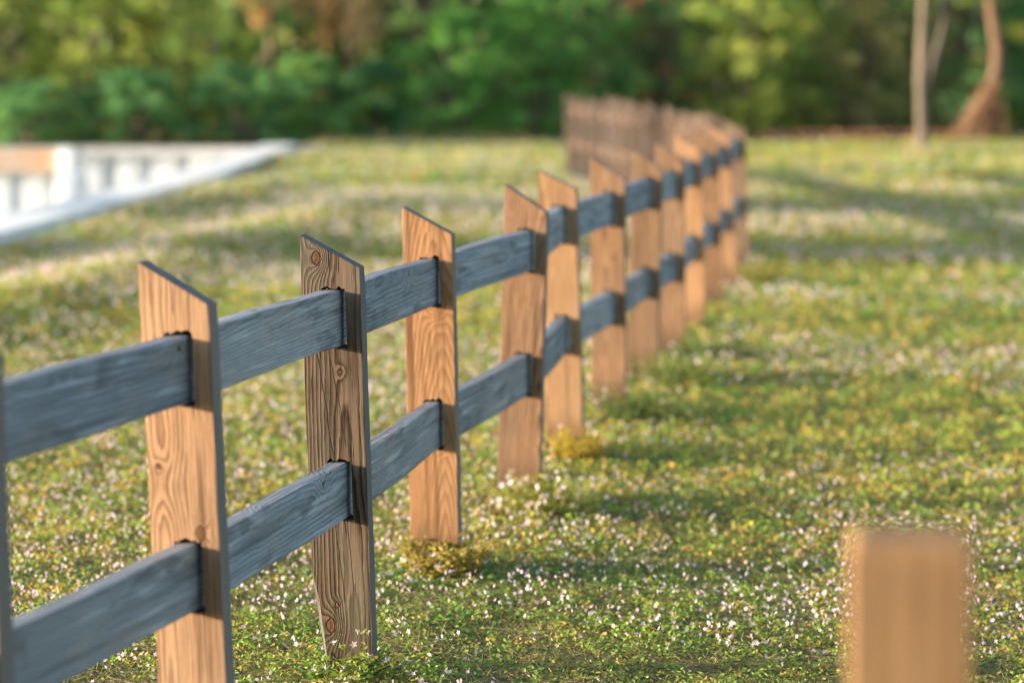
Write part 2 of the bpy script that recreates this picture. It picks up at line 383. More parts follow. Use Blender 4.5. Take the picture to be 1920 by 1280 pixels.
def star_flowers(x, y, z, size, tilt=.5, petals=5):
    n = len(x); nd = rdir(n, tilt, 1.); a = perp(nd); b = np.cross(nd, a)
    Ps, Ds, Ws = [], [], []
    C = np.stack([x, y, z], 1); ph = rng.uniform(0, 6.28, n)
    for k in range(petals):
        t = ph + 2 * np.pi * k / petals
        d = a * np.cos(t)[:, None] + b * np.sin(t)[:, None]
        w = np.cross(nd, d)
        Ps.append(C); Ds.append((d + nd * .25) * size[:, None]); Ws.append(w * (size * .26)[:, None])
    return np.concatenate(Ps), np.concatenate(Ds), np.concatenate(Ws)

def flowers():
    x, y = sample(80000, 5.0, 49, 2.0001 - .40)
    drift = vnoise(x * .5, y, .6, 31) * .45 + vnoise(x, y, 2.4, 32) * .3 + vnoise(x, y, 7, 33) * .25
    left = np.clip((-.0 - x + .08 * (y - 6)) / 3, 0, .09) + .04 * np.clip((y - 8) / 8, 0, 1)
    fx = np.interp(y, [4, 5.9, 9.4, 13.9, 18, 24, 33, 60], [-.95, -.45, .2, 1.03, 1.6, 1.6, .8, 0])
    bump_ = lambda v, c, w: np.exp(-((v - c) / w) ** 2)
    left = left + .13 * (x < fx - .6) * bump_(y, 12.5, 4.) + .11 * (x > fx) * bump_(y, 15., 1.3) + .10 * (x > fx) * bump_(y, 26, 3) + .07 * bump_(y, 19.5, 1.2)
    k = rng.uniform(0, 1, len(x)) < np.clip((drift - .47 + left) * 4., .02, .75); x, y, drift = x[k], y[k], drift[k]
    n = len(x); s = np.clip(y / 9., 1, 2.3)
    P, D, W = star_flowers(x, y, gz(x, y) + rng.uniform(.022, .052, n) * np.clip(s, 1, 1.5), rng.uniform(.0055, .0085, n) * s, -.1)
    t = rng.uniform(0, 1, n)
    c = lerp((.62, .54, .76), (.76, .54, .64), t); c = np.concatenate([c] * 5)
    print('flowers', n)
    tag(cards('wildflowers', P, D, W, c, M['petal']), 'countless tiny white and pale pink star flowers scattered through the lawn', 'wildflowers', kind='stuff')
ground_cover(); grasses(); flowers()

# ------------------------------------------------------------------ fence
T = .05; WP = .15; S0, S1 = -.024, .036; RH = .140; RT = .044
def post_mesh(w, t, tl, tr, slots, seed, wane=False, z_bot=-.25):
    r = random.Random(seed)
    xs = [-w / 2, -w / 2 + .014, S0 - .018, S0] + [S0 + (S1 - S0) * k / 8 for k in range(1, 8)] + [S1, S1 + .018, w / 2]
    iS0, iS1 = 3, 11
    zs = [z_bot, 0]
    for a, b in sorted(slots): zs += [a, b]
    marks = sorted(zs + [.04, .08, .13, .2, .27, .40, .55, .65, .72])
    zs = []
    for m_ in marks:
        if not any(abs(m_ - q) < .02 and m_ not in sum([list(s) for s in slots], []) for q in sum([list(s) for s in slots], [])): zs.append(m_)
    zs = sorted(set(zs)); nz = len(zs) + 1; nx = len(xs)
    def inslot(i, j):
        if j >= nz - 2: return False
        zc = (zs[j] + zs[j + 1]) / 2
        return iS0 <= i < iS1 and any(a < zc < b for a, b in slots)
    V = []; vid = {}
    wob = {}
    for sgn in (0, 1):
        for j in range(nz):
            for i in range(nx):
                x = xs[i]; f = (x + w / 2) / w
                if j == nz - 1: z = tl + (tr - tl) * f
                else:
                    z = zs[j]
                    if iS0 < i < iS1 and any(abs(z - b) < 1e-6 for a, b in slots):
                        z += (r.choice([0, .002, .005, .008]) - .001) if sgn == 0 else -.0055
                    if sgn == 1 and iS0 <= i <= iS1 and any(abs(z - a_) < 1e-6 for a_, b_ in slots): z += .0055
                if i in (0, nx - 1):
                    key = (i, j)
                    if key not in wob: wob[key] = r.uniform(-.0011, .0011)
                    x += wob[key]
                if wane and i <= 2 and j < nz - 1:
                    x += max(0, .16 - z) * .14 * (1 - i * .3)
                    if i == 0 and sgn == 0: pass
                y = (-t / 2 if sgn == 0 else t / 2) + (r.uniform(-.0004, .0004))
                if wane and sgn == 0 and i == 0 and z < .14: y += .012
                vid[(sgn, i, j)] = len(V); V.append((x, y, z))
    F = []; dark = []
    for j in range(nz - 1):
        for i in range(nx - 1):
            if inslot(i, j): continue
            F.append((vid[0, i, j], vid[0, i + 1, j], vid[0, i + 1, j + 1], vid[0, i, j + 1]))
            F.append((vid[1, i + 1, j], vid[1, i, j], vid[1, i, j + 1], vid[1, i + 1, j + 1]))
        F.append((vid[1, 0, j], vid[0, 0, j], vid[0, 0, j + 1], vid[1, 0, j + 1]))
        F.append((vid[0, nx - 1, j], vid[1, nx - 1, j], vid[1, nx - 1, j + 1], vid[0, nx - 1, j + 1]))
        if inslot(iS0, j):
            dark += [len(F), len(F) + 1]
            F.append((vid[0, iS0, j], vid[1, iS0, j], vid[1, iS0, j + 1], vid[0, iS0, j + 1]))
            F.append((vid[1, iS1, j], vid[0, iS1, j], vid[0, iS1, j + 1], vid[1, iS1, j + 1]))
    for i in range(nx - 1):
        F.append((vid[0, i, nz - 1], vid[0, i + 1, nz - 1], vid[1, i + 1, nz - 1], vid[1, i, nz - 1]))
        F.append((vid[1, i, 0], vid[1, i + 1, 0], vid[0, i + 1, 0], vid[0, i, 0]))
    d0 = len(F)
    for j in range(1, nz - 1):                       # slot floors and ceilings
        for i in range(iS0, iS1):
            a, b = inslot(i, j - 1), inslot(i, j)
            if b and not a: F.append((vid[0, i, j], vid[0, i + 1, j], vid[1, i + 1, j], vid[1, i, j]))
            if a and not b: F.append((vid[1, i, j], vid[1, i + 1, j], vid[0, i + 1, j], vid[0, i, j]))
    return V, F, dark + list(range(d0, len(F)))

fence = empty('wooden_fence', (-.42, 5.96, 0))
tag(fence, 'wooden fence of slant topped tan posts and two grey rails curving across the lawn', 'fence')
bpy.context.view_layer.update()
LAB = {1: 'tan post with slanted top and a round orange knot beside the lower rail', 2: 'weathered grey brown post with long cracks, round knots and rotted foot',
       3: 'bright orange tan post with arched grain', 0: 'dark out of focus post cut off by the left edge'}
RL = {}
ends = []
npst = len(posts)
for i, (y, xt, xb, tl, tr, u, l, mat) in enumerate(posts):
    a = posts[max(i - 1, 0)]; b = posts[min(i + 1, npst - 1)]
    ang = math.atan2(b[2] - a[2], b[0] - a[0])
    slots = [(l - RH - .004, l + .004), (u - RH - .004, u + .004)]
    V, F, DK = post_mesh(WP, T, tl, tr, slots, i * 7 + 3, wane=(i == 2))
    lean = math.atan2(xt - xb, 1.0)
    rot = Matrix.Rotation(-ang, 4, 'Z') @ Matrix.Rotation(lean, 4, 'Y')
    base = Vector((xb, y + T / 2, float(gz(xb, y)) * .0))
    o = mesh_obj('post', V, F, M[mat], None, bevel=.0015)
    o.data.materials.append(M['slot'])
    for q in DK: o.data.polygons[q].material_index = 1
    mw = Matrix.Translation(base) @ rot
    o.parent = fence; o.matrix_world = mw
    if i in LAB: o['label'] = LAB[i]
    ends.append([mw @ Vector(((S0 + S1) / 2 - .005, 0, zz)) for zz in (u, l)])

def rail_mesh(p, q, seed):
    r = random.Random(seed); d = q - p; L = d.length; n = 14
    V = []; F = []; bow = r.uniform(-.003, .003); by = r.uniform(-.006, .006)
    ph = r.uniform(0, 6)
    for k in range(n + 1):
        s = k / n; x = s * L
        zb = bow * 4 * s * (1 - s); yb = by * 4 * s * (1 - s)
        hw = RT / 2 * (1 + .03 * math.sin(5 * s + ph))
        top = .0015 * math.sin(9 * s + ph) if 0 < k < n else 0
        bot = .0015 * math.sin(7 * s + ph * 2) if 0 < k < n else 0
        for (yy, zz) in ((-hw, -RH + bot), (hw, -RH + bot), (hw, top), (-hw, top)): V.append((x, yy + yb, zz + zb))
    for k in range(n):
        for c in range(4): F.append((k * 4 + c, k * 4 + (c + 1) % 4, k * 4 + 4 + (c + 1) % 4, k * 4 + 4 + c))
    F.append((0, 3, 2, 1)); F.append((n * 4, n * 4 + 1, n * 4 + 2, n * 4 + 3))
    return V, F
for i in range(-1, npst - 1):
    for k in (0, 1):
        if i == -1: q = ends[0][k]; p = q + (ends[0][k] - ends[1][k]) * 1.1
        else: p, q = ends[i][k], ends[i + 1][k]
        d = (q - p); dn = d.normalized(); p2 = p + dn * .002; q2 = q - dn * .002
        V, F = rail_mesh(p2, q2, i * 2 + k + 50)
        V = [(x, -y, z) for x, y, z in V]; F = [tuple(reversed(f)) for f in F]
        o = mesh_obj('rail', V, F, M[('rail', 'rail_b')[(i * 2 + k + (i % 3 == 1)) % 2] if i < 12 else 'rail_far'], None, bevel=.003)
        yaw = math.atan2(d.y, d.x); pit = -math.atan2(d.z, math.hypot(d.x, d.y))
        o.parent = fence
        o.matrix_world = Matrix.Translation(p2) @ Matrix.Rotation(yaw, 4, 'Z') @ Matrix.Rotation(pit, 4, 'Y')

# foreground post, square topped, close to the camera
fx, fy = .391, 2.28
mb = MB(); w = .0565
V = []; F = []
zz = [-.3, 0, .3, .6, .85, 1.0, 1.018]
for j, z in enumerate(zz):
    k = w - (.004 if j == len(zz) - 1 else 0)
    V += [(-k, -.045 + (.004 if j == 6 else 0), z), (k, -.045 + (.004 if j == 6 else 0), z), (k, .045, z), (-k, .045, z)]
for j in range(len(zz) - 1):
    for c in range(4): F.append((j * 4 + c, j * 4 + (c + 1) % 4, j * 4 + 4 + (c + 1) % 4, j * 4 + 4 + c))
F.append((24, 25, 26, 27)); F.append((3, 2, 1, 0))
fp = mesh_obj('fence_post', V, F, M['front'], bevel=.003, loc=(fx, fy, -.005)); fp.rotation_euler = (0, -.01, -.1)
tag(fp, 'blurred tan wooden post standing alone at the lower right in front of the lawn', 'post')

# ------------------------------------------------------------------ flowering weeds at the posts
def weed(px, py, nst, rad, h0, h1, label, tintA, tintB, nleaf, nfl, fls=None, fsize=.0115, seed=0):
    global rng
    rng = np.random.default_rng(900 + seed); r = random.Random(seed)
    g = float(gz(px, py)); base = Vector((px, py, g))
    root = empty('flowering_weed', base); tag(root, label, 'weed', 'flowering weeds at the feet of the fence posts')
    tips = []; mb = MB(); LP, LD = [], []
    tg = list(fls) if fls else []
    for k in range(nst):
        a = r.uniform(0, 6.28); rr = rad * math.sqrt(r.random())
        b0 = Vector((rr * math.cos(a) * .6, rr * math.sin(a) * .6, -.005))
        if k < len(tg): tip = Vector(tg[k])
        else: tip = b0 + Vector((math.cos(a) * rad * r.uniform(.2, .8), math.sin(a) * rad * r.uniform(.2, .8), r.uniform(h0, h1)))
        mid = (b0 + tip) / 2 + Vector((r.uniform(-.012, .012), r.uniform(-.012, .012), .008))
        mb.tube([b0, mid, tip], [.0011, .0009, .0006], 4)
        tips.append(tip)
        for q in range(nleaf):
            s = r.random() ** .8
            p = (b0 * (1 - s) ** 2 + mid * 2 * s * (1 - s) + tip * s * s)
            LP.append(p); 
    n = len(LP); D = rdir(n, -.1, .7) * rng.uniform(.013, .030, n)[:, None]; W = perp(D) * rng.uniform(.0032, .006, n)[:, None]
    c = lerp(tintA, tintB, rng.uniform(0, 1, n)) * rng.uniform(.7, 1.25, n)[:, None]
    mb.build('stem', M['stem'], root)
    cards('foliage', np.array([tuple(p) for p in LP]), D, W, c, M['leaf'], root, cup=.12)
    # seed heads: small bristly balls
    hd = [t for i_, t in enumerate(tips) if i_ >= nfl][:10]
    for t in hd:
        m_ = 26; Pn = np.repeat(np.array([tuple(t)]), m_, 0); Dn = rdir(m_, -.6, 1) * rng.uniform(.005, .009, m_)[:, None]
        cards('seed_head', Pn, Dn, perp(Dn) * .0016, lerp((.35, .30, .08), (.42, .26, .10), rng.uniform(0, 1, m_)), M['leaf'], root)
    for t in tips[:nfl]:
        P, D, W = star_flowers(np.array([t.x]), np.array([t.y]), np.array([t.z + .002]), np.array([fsize * r.uniform(.8, 1.15)]), -.2)
        # a short tube under the star
        P2 = np.repeat(np.array([[t.x, t.y, t.z - .006]]), 4, 0); D2 = np.repeat(np.array([[0, 0, .009]]), 4, 0) + rng.normal(size=(4, 3)) * .0008
        c = np.tile((.76, .62, .74), (9, 1))
        cards('flower', np.concatenate([P, P2]), np.concatenate([D, D2]), np.concatenate([W, perp(D2) * .0012]), c, M['petal'], root)
Nn = NT('weed_stem'); Nn.bsdf((.20, .20, .06), .7); M['stem'] = Nn.m
# in focus plant at the foot of the weathered post
fl2 = [(-.030, -.03, .098), (.030, -.04, .128), (.056, -.035, .124), (-.004, -.06, .044), (.036, -.06, .042), (-.05, -.03, .036), (.010, -.07, .012), (.025, -.09, .02), (.10, -.02, .05), (.09, .0, .035), (.02, -.04, .095), (-.08, -.03, .035), (.15, .02, .04), (.055, -.045, .07), (-.012, -.05, .03), (.075, -.03, .06)]
G = (.06, .14, .03); YG = (.24, .30, .05); OR = (.42, .27, .07)
weed(-.41, 5.88, 60, .14, .01, .07, 'white starred weed in sharp focus at the foot of the weathered cracked post', G, YG, 9, 15, fl2, seed=1)
weed(-.20, 7.11, 170, .13, .02, .12, 'yellow and rust coloured weed glowing at the foot of the bright orange post', (.22, .24, .05), OR, 12, 16, seed=2, fsize=.010)
weed(.10, 8.12, 150, .17, .03, .13, 'pink flowered weed covering the foot of the fourth post from the left', (.22, .27, .06), (.38, .36, .08), 11, 60, seed=3, fsize=.014)
weed(.25, 9.22, 110, .11, .03, .13, 'yellow orange weed with few flowers at the foot of the fifth post', (.34, .30, .05), (.58, .38, .07), 13, 10, seed=4)
weed(.55, 10.3, 150, .19, .03, .16, 'dark green weed clump right of the foot of the sixth post from the left', (.05, .10, .03), (.14, .18, .04), 9, 12, seed=5, fsize=.011)
weed(.80, 11.4, 150, .20, .03, .15, 'green weed clump with pale flowers beside the foot of the seventh post from the left', (.06, .12, .03), YG, 9, 16, seed=6, fsize=.012)
weed(1.70, 16.9, 150, .20, .03, .18, 'yellow green weed clump near the corner where the fence turns back', (.16, .20, .04), OR, 9, 14, seed=7, fsize=.014)
weed(1.02, 12.4, 140, .18, .03, .14, 'blue green weed clump right of the eighth post, low in the post shadow', (.05, .11, .04), (.12, .18, .06), 9, 16, seed=8, fsize=.013)
weed(-.02, 8.75, 50, .12, .02, .08, 'small green weed tuft between the fourth and fifth posts from the left', G, YG, 8, 8, seed=9, fsize=.011)
rng = np.random.default_rng(5)

# ------------------------------------------------------------------ bank, retaining walls, water
def plainmat(name, c1, c2, scale=3, rough=.6):
    N = NT(name); tc = N.n('ShaderNodeTexCoord').outputs['Object']
    f = N.noise(tc, scale, 5, .65); mp = N.n('ShaderNodeMapping'); N.put(mp.inputs[0], tc); mp.inputs['Scale'].default_value = (3, 3, .3)
    g = N.noise(mp.outputs[0], 2, 3)
    N.bsdf(N.mix(N.ss(N.mt('ADD', N.mt('MULTIPLY', f, .5), N.mt('MULTIPLY', g, .5)), .42, .65), c1, c2), rough, N.bump(f, .4, .01)); return N.m
M['vinyl'] = plainmat('white_vinyl', (.82, .85, .88), (.64, .66, .70))
M['concrete'] = plainmat('pale_concrete', (.72, .71, .70), (.55, .54, .52), 2, .9)
M['rustcap'] = plainmat('rust_stained_cap', (.60, .36, .22), (.55, .46, .40), 2, .8)
M['sidegrey'] = plainmat('weathered_grey_panel', (.30, .33, .37), (.22, .25, .29))  # wall return coloured dark grey to stand for shade away from the sun
M['greycap'] = plainmat('weathered_cap', (.46, .46, .47), (.56, .54, .53), 2, .8)

def corrugated(x0, x1, y, z0, z1, period, depth):
    """sheet piling: wide outer pans joined by sloping webs to inner pans"""
    pts = []; x = x0
    while x < x1:
        pts += [(x, 0), (x + period * .50, 0), (x + period * .60, depth), (x + period * .86, depth)]; x += period * 1.0
    pts.append((x, 0)); V = []; F = []; n = len(pts)
    for (px, py) in pts: V += [(px, y + py, z0), (px, y + py, z1), (px, y + py + .012, z0), (px, y + py + .012, z1)]
    for i in range(n - 1):
        a = 4 * i; b = a + 4
        F += [(a, b, b + 1, a + 1), (a + 2, a + 3, b + 3, b + 2), (a + 1, b + 1, b + 3, a + 3)]
    return V, F
# far wall across the water
w1 = empty('retaining_wall', (-8.5, 43.2, 0)); tag(w1, 'long white sheet pile retaining wall closing the far end of the water, under the dark hedge', 'retaining wall')
o0 = Vector((-8.5, 43.2, 0))
V, F = corrugated(-16, -3.5, 43.12, -2.4, -.16, .64, .26)
mesh_obj('sheet_piling', [tuple(Vector(v) - o0) for v in V], F, M['vinyl'], w1)
mb = MB(); mb.box(-16 - o0.x, -3.4 - o0.x, 42.95 - o0.y, 43.50 - o0.y, -.16, -.02); mb.build('cap', M['greycap'], w1, bevel=.01)
# projecting section at the left
w2 = empty('retaining_wall', (-8.5, 36, 0)); tag(w2, 'nearer white wall section with rust stained cap at the left edge of the photo', 'retaining wall')
o0 = Vector((-8.5, 36, 0))
V, F = corrugated(-14, -6.95, 37.05, -2.4, -.18, .50, .20)
mesh_obj('sheet_piling', [tuple(Vector(v) - o0) for v in V], F, M['vinyl'], w2)
mb = MB(); mb.box(-14 - o0.x, -6.93 - o0.x, 36.9 - o0.y, 37.4 - o0.y, -.18, .16); mb.build('cap', M['rustcap'], w2, bevel=.01)
mb = MB(); mb.box(-6.92 - o0.x, -6.74 - o0.x, 36.8 - o0.y, 37.15 - o0.y, -2.4, .20); mb.build('corner_post', M['vinyl'], w2, bevel=.01)
mb = MB(); mb.box(-6.90 - o0.x, -6.78 - o0.x, 37.16 - o0.y, 38.3 - o0.y, -2.4, .14); mb.build('side_panel', M['sidegrey'], w2, bevel=.01)
# bank edge: coping along the grass and the wall face under it
w3 = empty('retaining_wall', (-4.5, 25, 0)); tag(w3, 'pale concrete coping running along the grass edge beside the water', 'retaining wall')
mb = MB(); y0, y1 = 6., 42.9
for (a, b, za, zb) in ((-.55, .03, -.12, .055), ):
    n0 = len(mb.v); m_ = 24
    for k in range(m_ + 1):
        y = y0 + (y1 - y0) * k / m_; c = bankx(y)
        mb.v += [(c + a + 4.5, y - 25, za), (c + b + 4.5, y - 25, za), (c + b + 4.5, y - 25, zb), (c + a + 4.5, y - 25, zb)]
    for k in range(m_):
        for q in range(4): mb.f.append((n0 + k * 4 + q, n0 + k * 4 + (q + 1) % 4, n0 + k * 4 + 4 + (q + 1) % 4, n0 + k * 4 + 4 + q))
    mb.f += [(n0, n0 + 3, n0 + 2, n0 + 1), (n0 + m_ * 4, n0 + m_ * 4 + 1, n0 + m_ * 4 + 2, n0 + m_ * 4 + 3)]
mb.build('coping', M['concrete'], w3)
mb = MB(); n0 = 0
for y in (y0, 30., y1):
    c = bankx(y)
    mb.v += [(c - .515 + 4.5, y - 25, -2.4), (c - .54 + 4.5, y - 25, -2.4), (c - .54 + 4.5, y - 25, -.12), (c - .515 + 4.5, y - 25, -.12)]
for k in (0, 4):
    for q in range(4): mb.f.append((k + q, k + (q + 1) % 4, k + 4 + (q + 1) % 4, k + 4 + q))
mb.build('wall_face', M['vinyl'], w3)
N = NT('canal_water'); tc = N.n('ShaderNodeTexCoord').outputs['Object']
N.bsdf((.03, .045, .04), .08, N.bump(N.noise(tc, 4, 3), .3, .02), .5)
tag(mesh_obj('water', [(-34, -30, -1.5), (-4.6, -30, -1.5), (-3.9, 30, -1.5), (-3.9, 43.4, -1.5), (-34, 43.4, -1.5)], [(0, 1, 2, 3, 4)], N.m), 'still dark water below the retaining walls', 'water', kind='structure')

# ------------------------------------------------------------------ trees and shrubs
def plant(name, label, cat, x, y, H, Wd, c1, c2, nclump=60, nleaf=90, ls=.10, low=.0, group=None, bk='bark', trunk=.07, flat=.8, acc=None, accp=0, seed=0, dep=None):
    global rng
    rng = np.random.default_rng(4000 + seed); r = random.Random(seed + 77)
    g = float(gz(x, y)); root = empty(name, (x, y, g)); tag(root, label, cat, group)
    dep = dep or Wd * .8
    mb = MB(); P = []; C = []
    fork = Vector((0, 0, max(.25, low * .8 + .1 * H)))
    mb.tube([Vector((0, 0, -.1)), fork * .5 + Vector((.04, .02, 0)), fork], [trunk * 1.25, trunk, trunk * .85], 8)
    cl = []
    for k in range(nclump):
        a = r.uniform(0, 6.28); q = r.random() ** .45; zz = r.uniform(0, 1)
        prof = (.70 + .42 * math.sin(math.pi * min(1, zz * .9 + .12))) * (1 - max(0, zz - .72) * 1.6)
        wob_ = 1 + .22 * math.sin(a * 3 + seed) + .14 * math.sin(a * 5 + 2 * seed + zz * 6)
        cx = math.cos(a) * Wd / 2 * q * prof * wob_; cy = math.sin(a) * dep / 2 * q * prof * wob_
        cz = low + (H - low) * zz
        cl.append((cx, cy, cz))
        if k % 4 == 0:
            tip = Vector((cx, cy, cz)); mid = fork.lerp(tip, .5) + Vector((0, 0, -.05 * H))
            mb.tube([fork, mid, tip], [trunk * .5, trunk * .3, trunk * .12], 5)
    cl = np.array(cl); n = nclump * nleaf
    ci = np.repeat(np.arange(nclump), nleaf)
    rad = rng.uniform(.16, .34, nclump) * (.55 + H * .11)
    u = rdir(n, -1, 1) * (rng.uniform(0, 1, n) ** .4)[:, None]
    P = cl[ci] + u * rad[ci][:, None] * np.array([1.15, 1.15, flat])
    P[:, 2] = np.maximum(P[:, 2], .02)
    D = rdir(n, -.7, .6) * (ls * rng.uniform(.6, 1.3, n))[:, None]
    W = perp(D) * (ls * .33 * rng.uniform(.7, 1.2, n))[:, None]
    ct = rng.uniform(0, 1, nclump)
    t = np.clip(ct[ci] * .8 + rng.uniform(-.15, .35, n), 0, 1)
    c = np.minimum(lerp(c1, c2, t) * rng.uniform(.85, 1.2, n)[:, None] * 1.18, .75)
    if acc is not None:
        ka = (rng.uniform(0, 1, nclump) < accp)[ci]; c[ka] = np.array(acc) * rng.uniform(.7, 1.3, ka.sum())[:, None]
    cards('crown', P, D, W, c, M['leaf'], root)
    mb.build('trunk', M[bk], root, smooth=True)
    return root

DG = ((.055, .15, .07), (.13, .29, .11)); MG = ((.09, .21, .08), (.23, .38, .11)); BG = ((.08, .23, .07), (.22, .42, .10))
YGc = ((.18, .27, .07), (.43, .46, .11)); OL = ((.20, .21, .10), (.34, .32, .15)); BRN = (.34, .17, .07)
GR = 'bushes along the edge of the wood'
SH = [  # label, x, y, H, W, colours, accent, prob, clumps
    ('olive yellow bush above the white wall at the far left', -10.3, 48.2, 3.6, 2.7, YGc, (.09, .09, .05), .2),
    ('bright yellow green bush behind the white wall, second from the left', -8.3, 48.0, 3.8, 2.5, YGc, (.3, .2, .06), .07),
    ('yellow topped green bush left of the low dark hedge bushes', -6.4, 48.6, 3.9, 2.6, YGc, None, 0),
    ('low dark green bush directly behind the right end of the white wall', -5.2, 46.6, 1.45, 2.2, DG, None, 0),
    ('low dark green bush in the middle of the dark hedge', -3.9, 47.4, 1.6, 2.0, MG, None, 0),
    ('low dark bush next to the large bright green bush', -2.75, 48.4, 1.5, 1.7, DG, None, 0),
    ('low dark bush at the left under the yellow bushes', -7.1, 46.2, 1.3, 2.2, DG, None, 0),
    ('low dark green bush at the far left behind the wall', -9.2, 46.0, 1.1, 2.0, DG, None, 0),
    ('wide bright green bush bulging onto the lawn at the centre', -1.15, 48.6, 2.5, 2.5, BG, None, 0),
    ('fresh green bush behind the far end of the fence', .35, 49.2, 2.9, 2.3, BG, None, 0),
    ('dark green bush behind the far fence posts', 1.75, 50.2, 3.0, 1.9, MG, None, 0),
    ('dark bush with rust brown top behind the fence corner', 3.15, 50.6, 3.4, 1.7, DG, BRN, .28),
    ('tall yellow green bush right of the fence corner', 4.75, 49.6, 3.6, 2.1, YGc, None, 0),
    ('round green bush between the yellow bush and the olive bush', 6.1, 50.2, 3.3, 1.6, MG, YGc[1], .3),
    ('dull olive bush left of the pale slender trunk', 7.2, 50.2, 3.6, 1.7, OL, None, 0),
    ('dull olive bush behind the pale slender trunk', 8.6, 50.8, 3.8, 1.7, OL, DG[1], .3),
    ('dark green bush at the far right beyond the red brown roots', 10.9, 50.4, 3.4, 2.0, DG, YGc[1], .12),
    ('green bush outside the right edge of the view', 13.2, 50.4, 3.4, 3.0, MG, None, 0),
    ('yellow green bush outside the left edge of the view', -13.2, 48.0, 3.6, 3.4, YGc, None, 0),
]
for i, (lb, x, y, H, Wd, cc, ac, ap) in enumerate(SH):
    plant('bush', lb, 'bush', x, y, H, Wd, cc[0], cc[1], int(46 + 9 * H * Wd), 80, .085, 0, GR, seed=i, acc=ac, accp=ap)
TR = [(-14.5, 55.5, 8, DG), (-11.6, 54.5, 8.5, MG), (-8.9, 55.0, 9, YGc), (-6.6, 54.0, 8, MG), (-4.2, 57.0, 8.5, YGc), (-1.8, 55.0, 9, MG), (.6, 56.5, 8, DG),
      (2.9, 55.0, 9, DG), (5.2, 56.5, 8, YGc), (7.6, 56.0, 9, OL), (10.0, 55.0, 8.5, DG), (12.4, 56.5, 8, DG), (15.2, 55.5, 8.5, MG)]
TL_ = ['shaded tree standing behind the far left bushes', 'green tree rising behind the olive yellow bush', 'yellow green tree rising behind the white wall bushes', 'green tree behind the low dark hedge bushes',
       'yellow green tree behind the brown dead palm', 'green tree behind the wide bright green bush', 'dark tree behind the far end of the fence', 'dark tree behind the rust topped bush', 'yellow green tree behind the fence corner bushes',
       'olive tree behind the pale slender trunk', 'dark tree behind the red brown roots', 'dark tree behind the far right bushes', 'green tree outside the right edge of the view']
for i, (x, y, H, cc) in enumerate(TR):
    plant('tree', TL_[i], 'tree', x, y, H, 3.6, cc[0], cc[1], 150, 75, .15, .3, 'trees of the wood behind the bushes', seed=60 + i, trunk=.16)
for i, (x, y, H, Wd) in enumerate([(-38, 15.0, 9, 3.0), (-40, 20.6, 9.5, 3.8)]):  # unseen trees added to throw bands of shade over the lawn
    plant('tree', ['tall tree across the water, outside the left edge, nearer the camera', 'tall tree across the water, outside the left edge, further from the camera'][i], 'tree', x, y, H, Wd, MG[0], MG[1], 150, 70, .16, 1.2, 'trees across the water', seed=90 + i, trunk=.18)
# hedge-like mass of the wood further back
n = 60000
rng = np.random.default_rng(77)
P = np.stack([rng.uniform(-34, 34, n), rng.uniform(59, 66, n), rng.uniform(0, 1, n) ** 1.1 * 9], 1)
D = rdir(n, -.7, .6) * .34; W = perp(D) * .13
tag(cards('distant_woodland', P, D, W, lerp(DG[0], MG[1], rng.uniform(.3, 1, n)) * 1.3, M['leaf']), 'dark mass of the wood behind the tree line', 'woodland', kind='stuff')

# dead palm with brown hanging fronds (top centre left), two of them
def dead_palm(x, y, H, label, seed):
    global rng
    rng = np.random.default_rng(seed); root = empty('dead_palm', (x, y, 0)); tag(root, label, 'palm', 'dead palms among the trees')
    mb = MB(); mb.tube([(0, 0, -.1), (.05, 0, H * .5), (.0, 0, H)], [.10, .09, .09], 9); mb.build('trunk', M['bark'], root, smooth=True)
    n = 950; m_ = 9; ca = rng.uniform(0, 6.28, m_); cr = rng.uniform(.15, .6, m_); cz = rng.uniform(-1.0, .3, m_); ci = rng.integers(0, m_, n)
    a = ca[ci]; P = np.stack([np.cos(a) * cr[ci], np.sin(a) * cr[ci], H + cz[ci]], 1) + rng.normal(size=(n, 3)) * np.array([.13, .13, .2])
    D = np.stack([np.cos(a) * .15, np.sin(a) * .15, np.full(n, -.24)], 1) * rng.uniform(.5, 1.2, n)[:, None]
    cards('frond', P, D, perp(D) * .035, lerp((.55, .30, .14), (.50, .38, .17), rng.uniform(0, 1, n)), M['straw'], root)
dead_palm(-3.35, 49.6, 3.2, 'brown dead palm hanging over the dark hedge, right one of two', 5)
dead_palm(-5.0, 50.0, 3.6, 'brown dead palm hanging over the dark hedge, left one of two', 6)

# slender pale tree on the lawn, right
rng = np.random.default_rng(3)
pt = empty('pale_tree', (7.28, 43.1, 0)); tag(pt, 'slender pale barked tree with forked stem standing alone on the lawn at the right', 'tree')
mb = MB(); mb.tube([(0, 0, -.1), (.0, 0, .35), (-.03, 0, 1.2), (-.02, 0, 2.2), (.02, 0, 3.4), (.1, 0, 4.8)], [.13, .095, .10, .085, .07, .05], 10); mb.build('trunk', M['palebark'], pt, smooth=True)
mb = MB(); mb.tube([(.04, -.02, .95), (.17, -.03, 1.5), (.33, 0, 2.1), (.40, .05, 2.8), (.6, .1, 4.2)], [.06, .07, .065, .05, .03], 8); mb.build('limb', M['palebark'], pt, smooth=True)
n = 5200; ci = rng.integers(0, 26, n); cc_ = np.stack([rng.uniform(-1.5, 1.8, 26), rng.uniform(-1.3, 1.3, 26), rng.uniform(2.85, 5.6, 26)], 1)
P = cc_[ci] + rdir(n, -1, 1) * (rng.uniform(.1, .55, n))[:, None]
D = rdir(n, -.8, .4) * .09; cards('crown', P, D, perp(D) * .03, lerp((.08, .15, .03), (.24, .30, .05), rng.uniform(0, 1, n)), M['leaf'], pt)

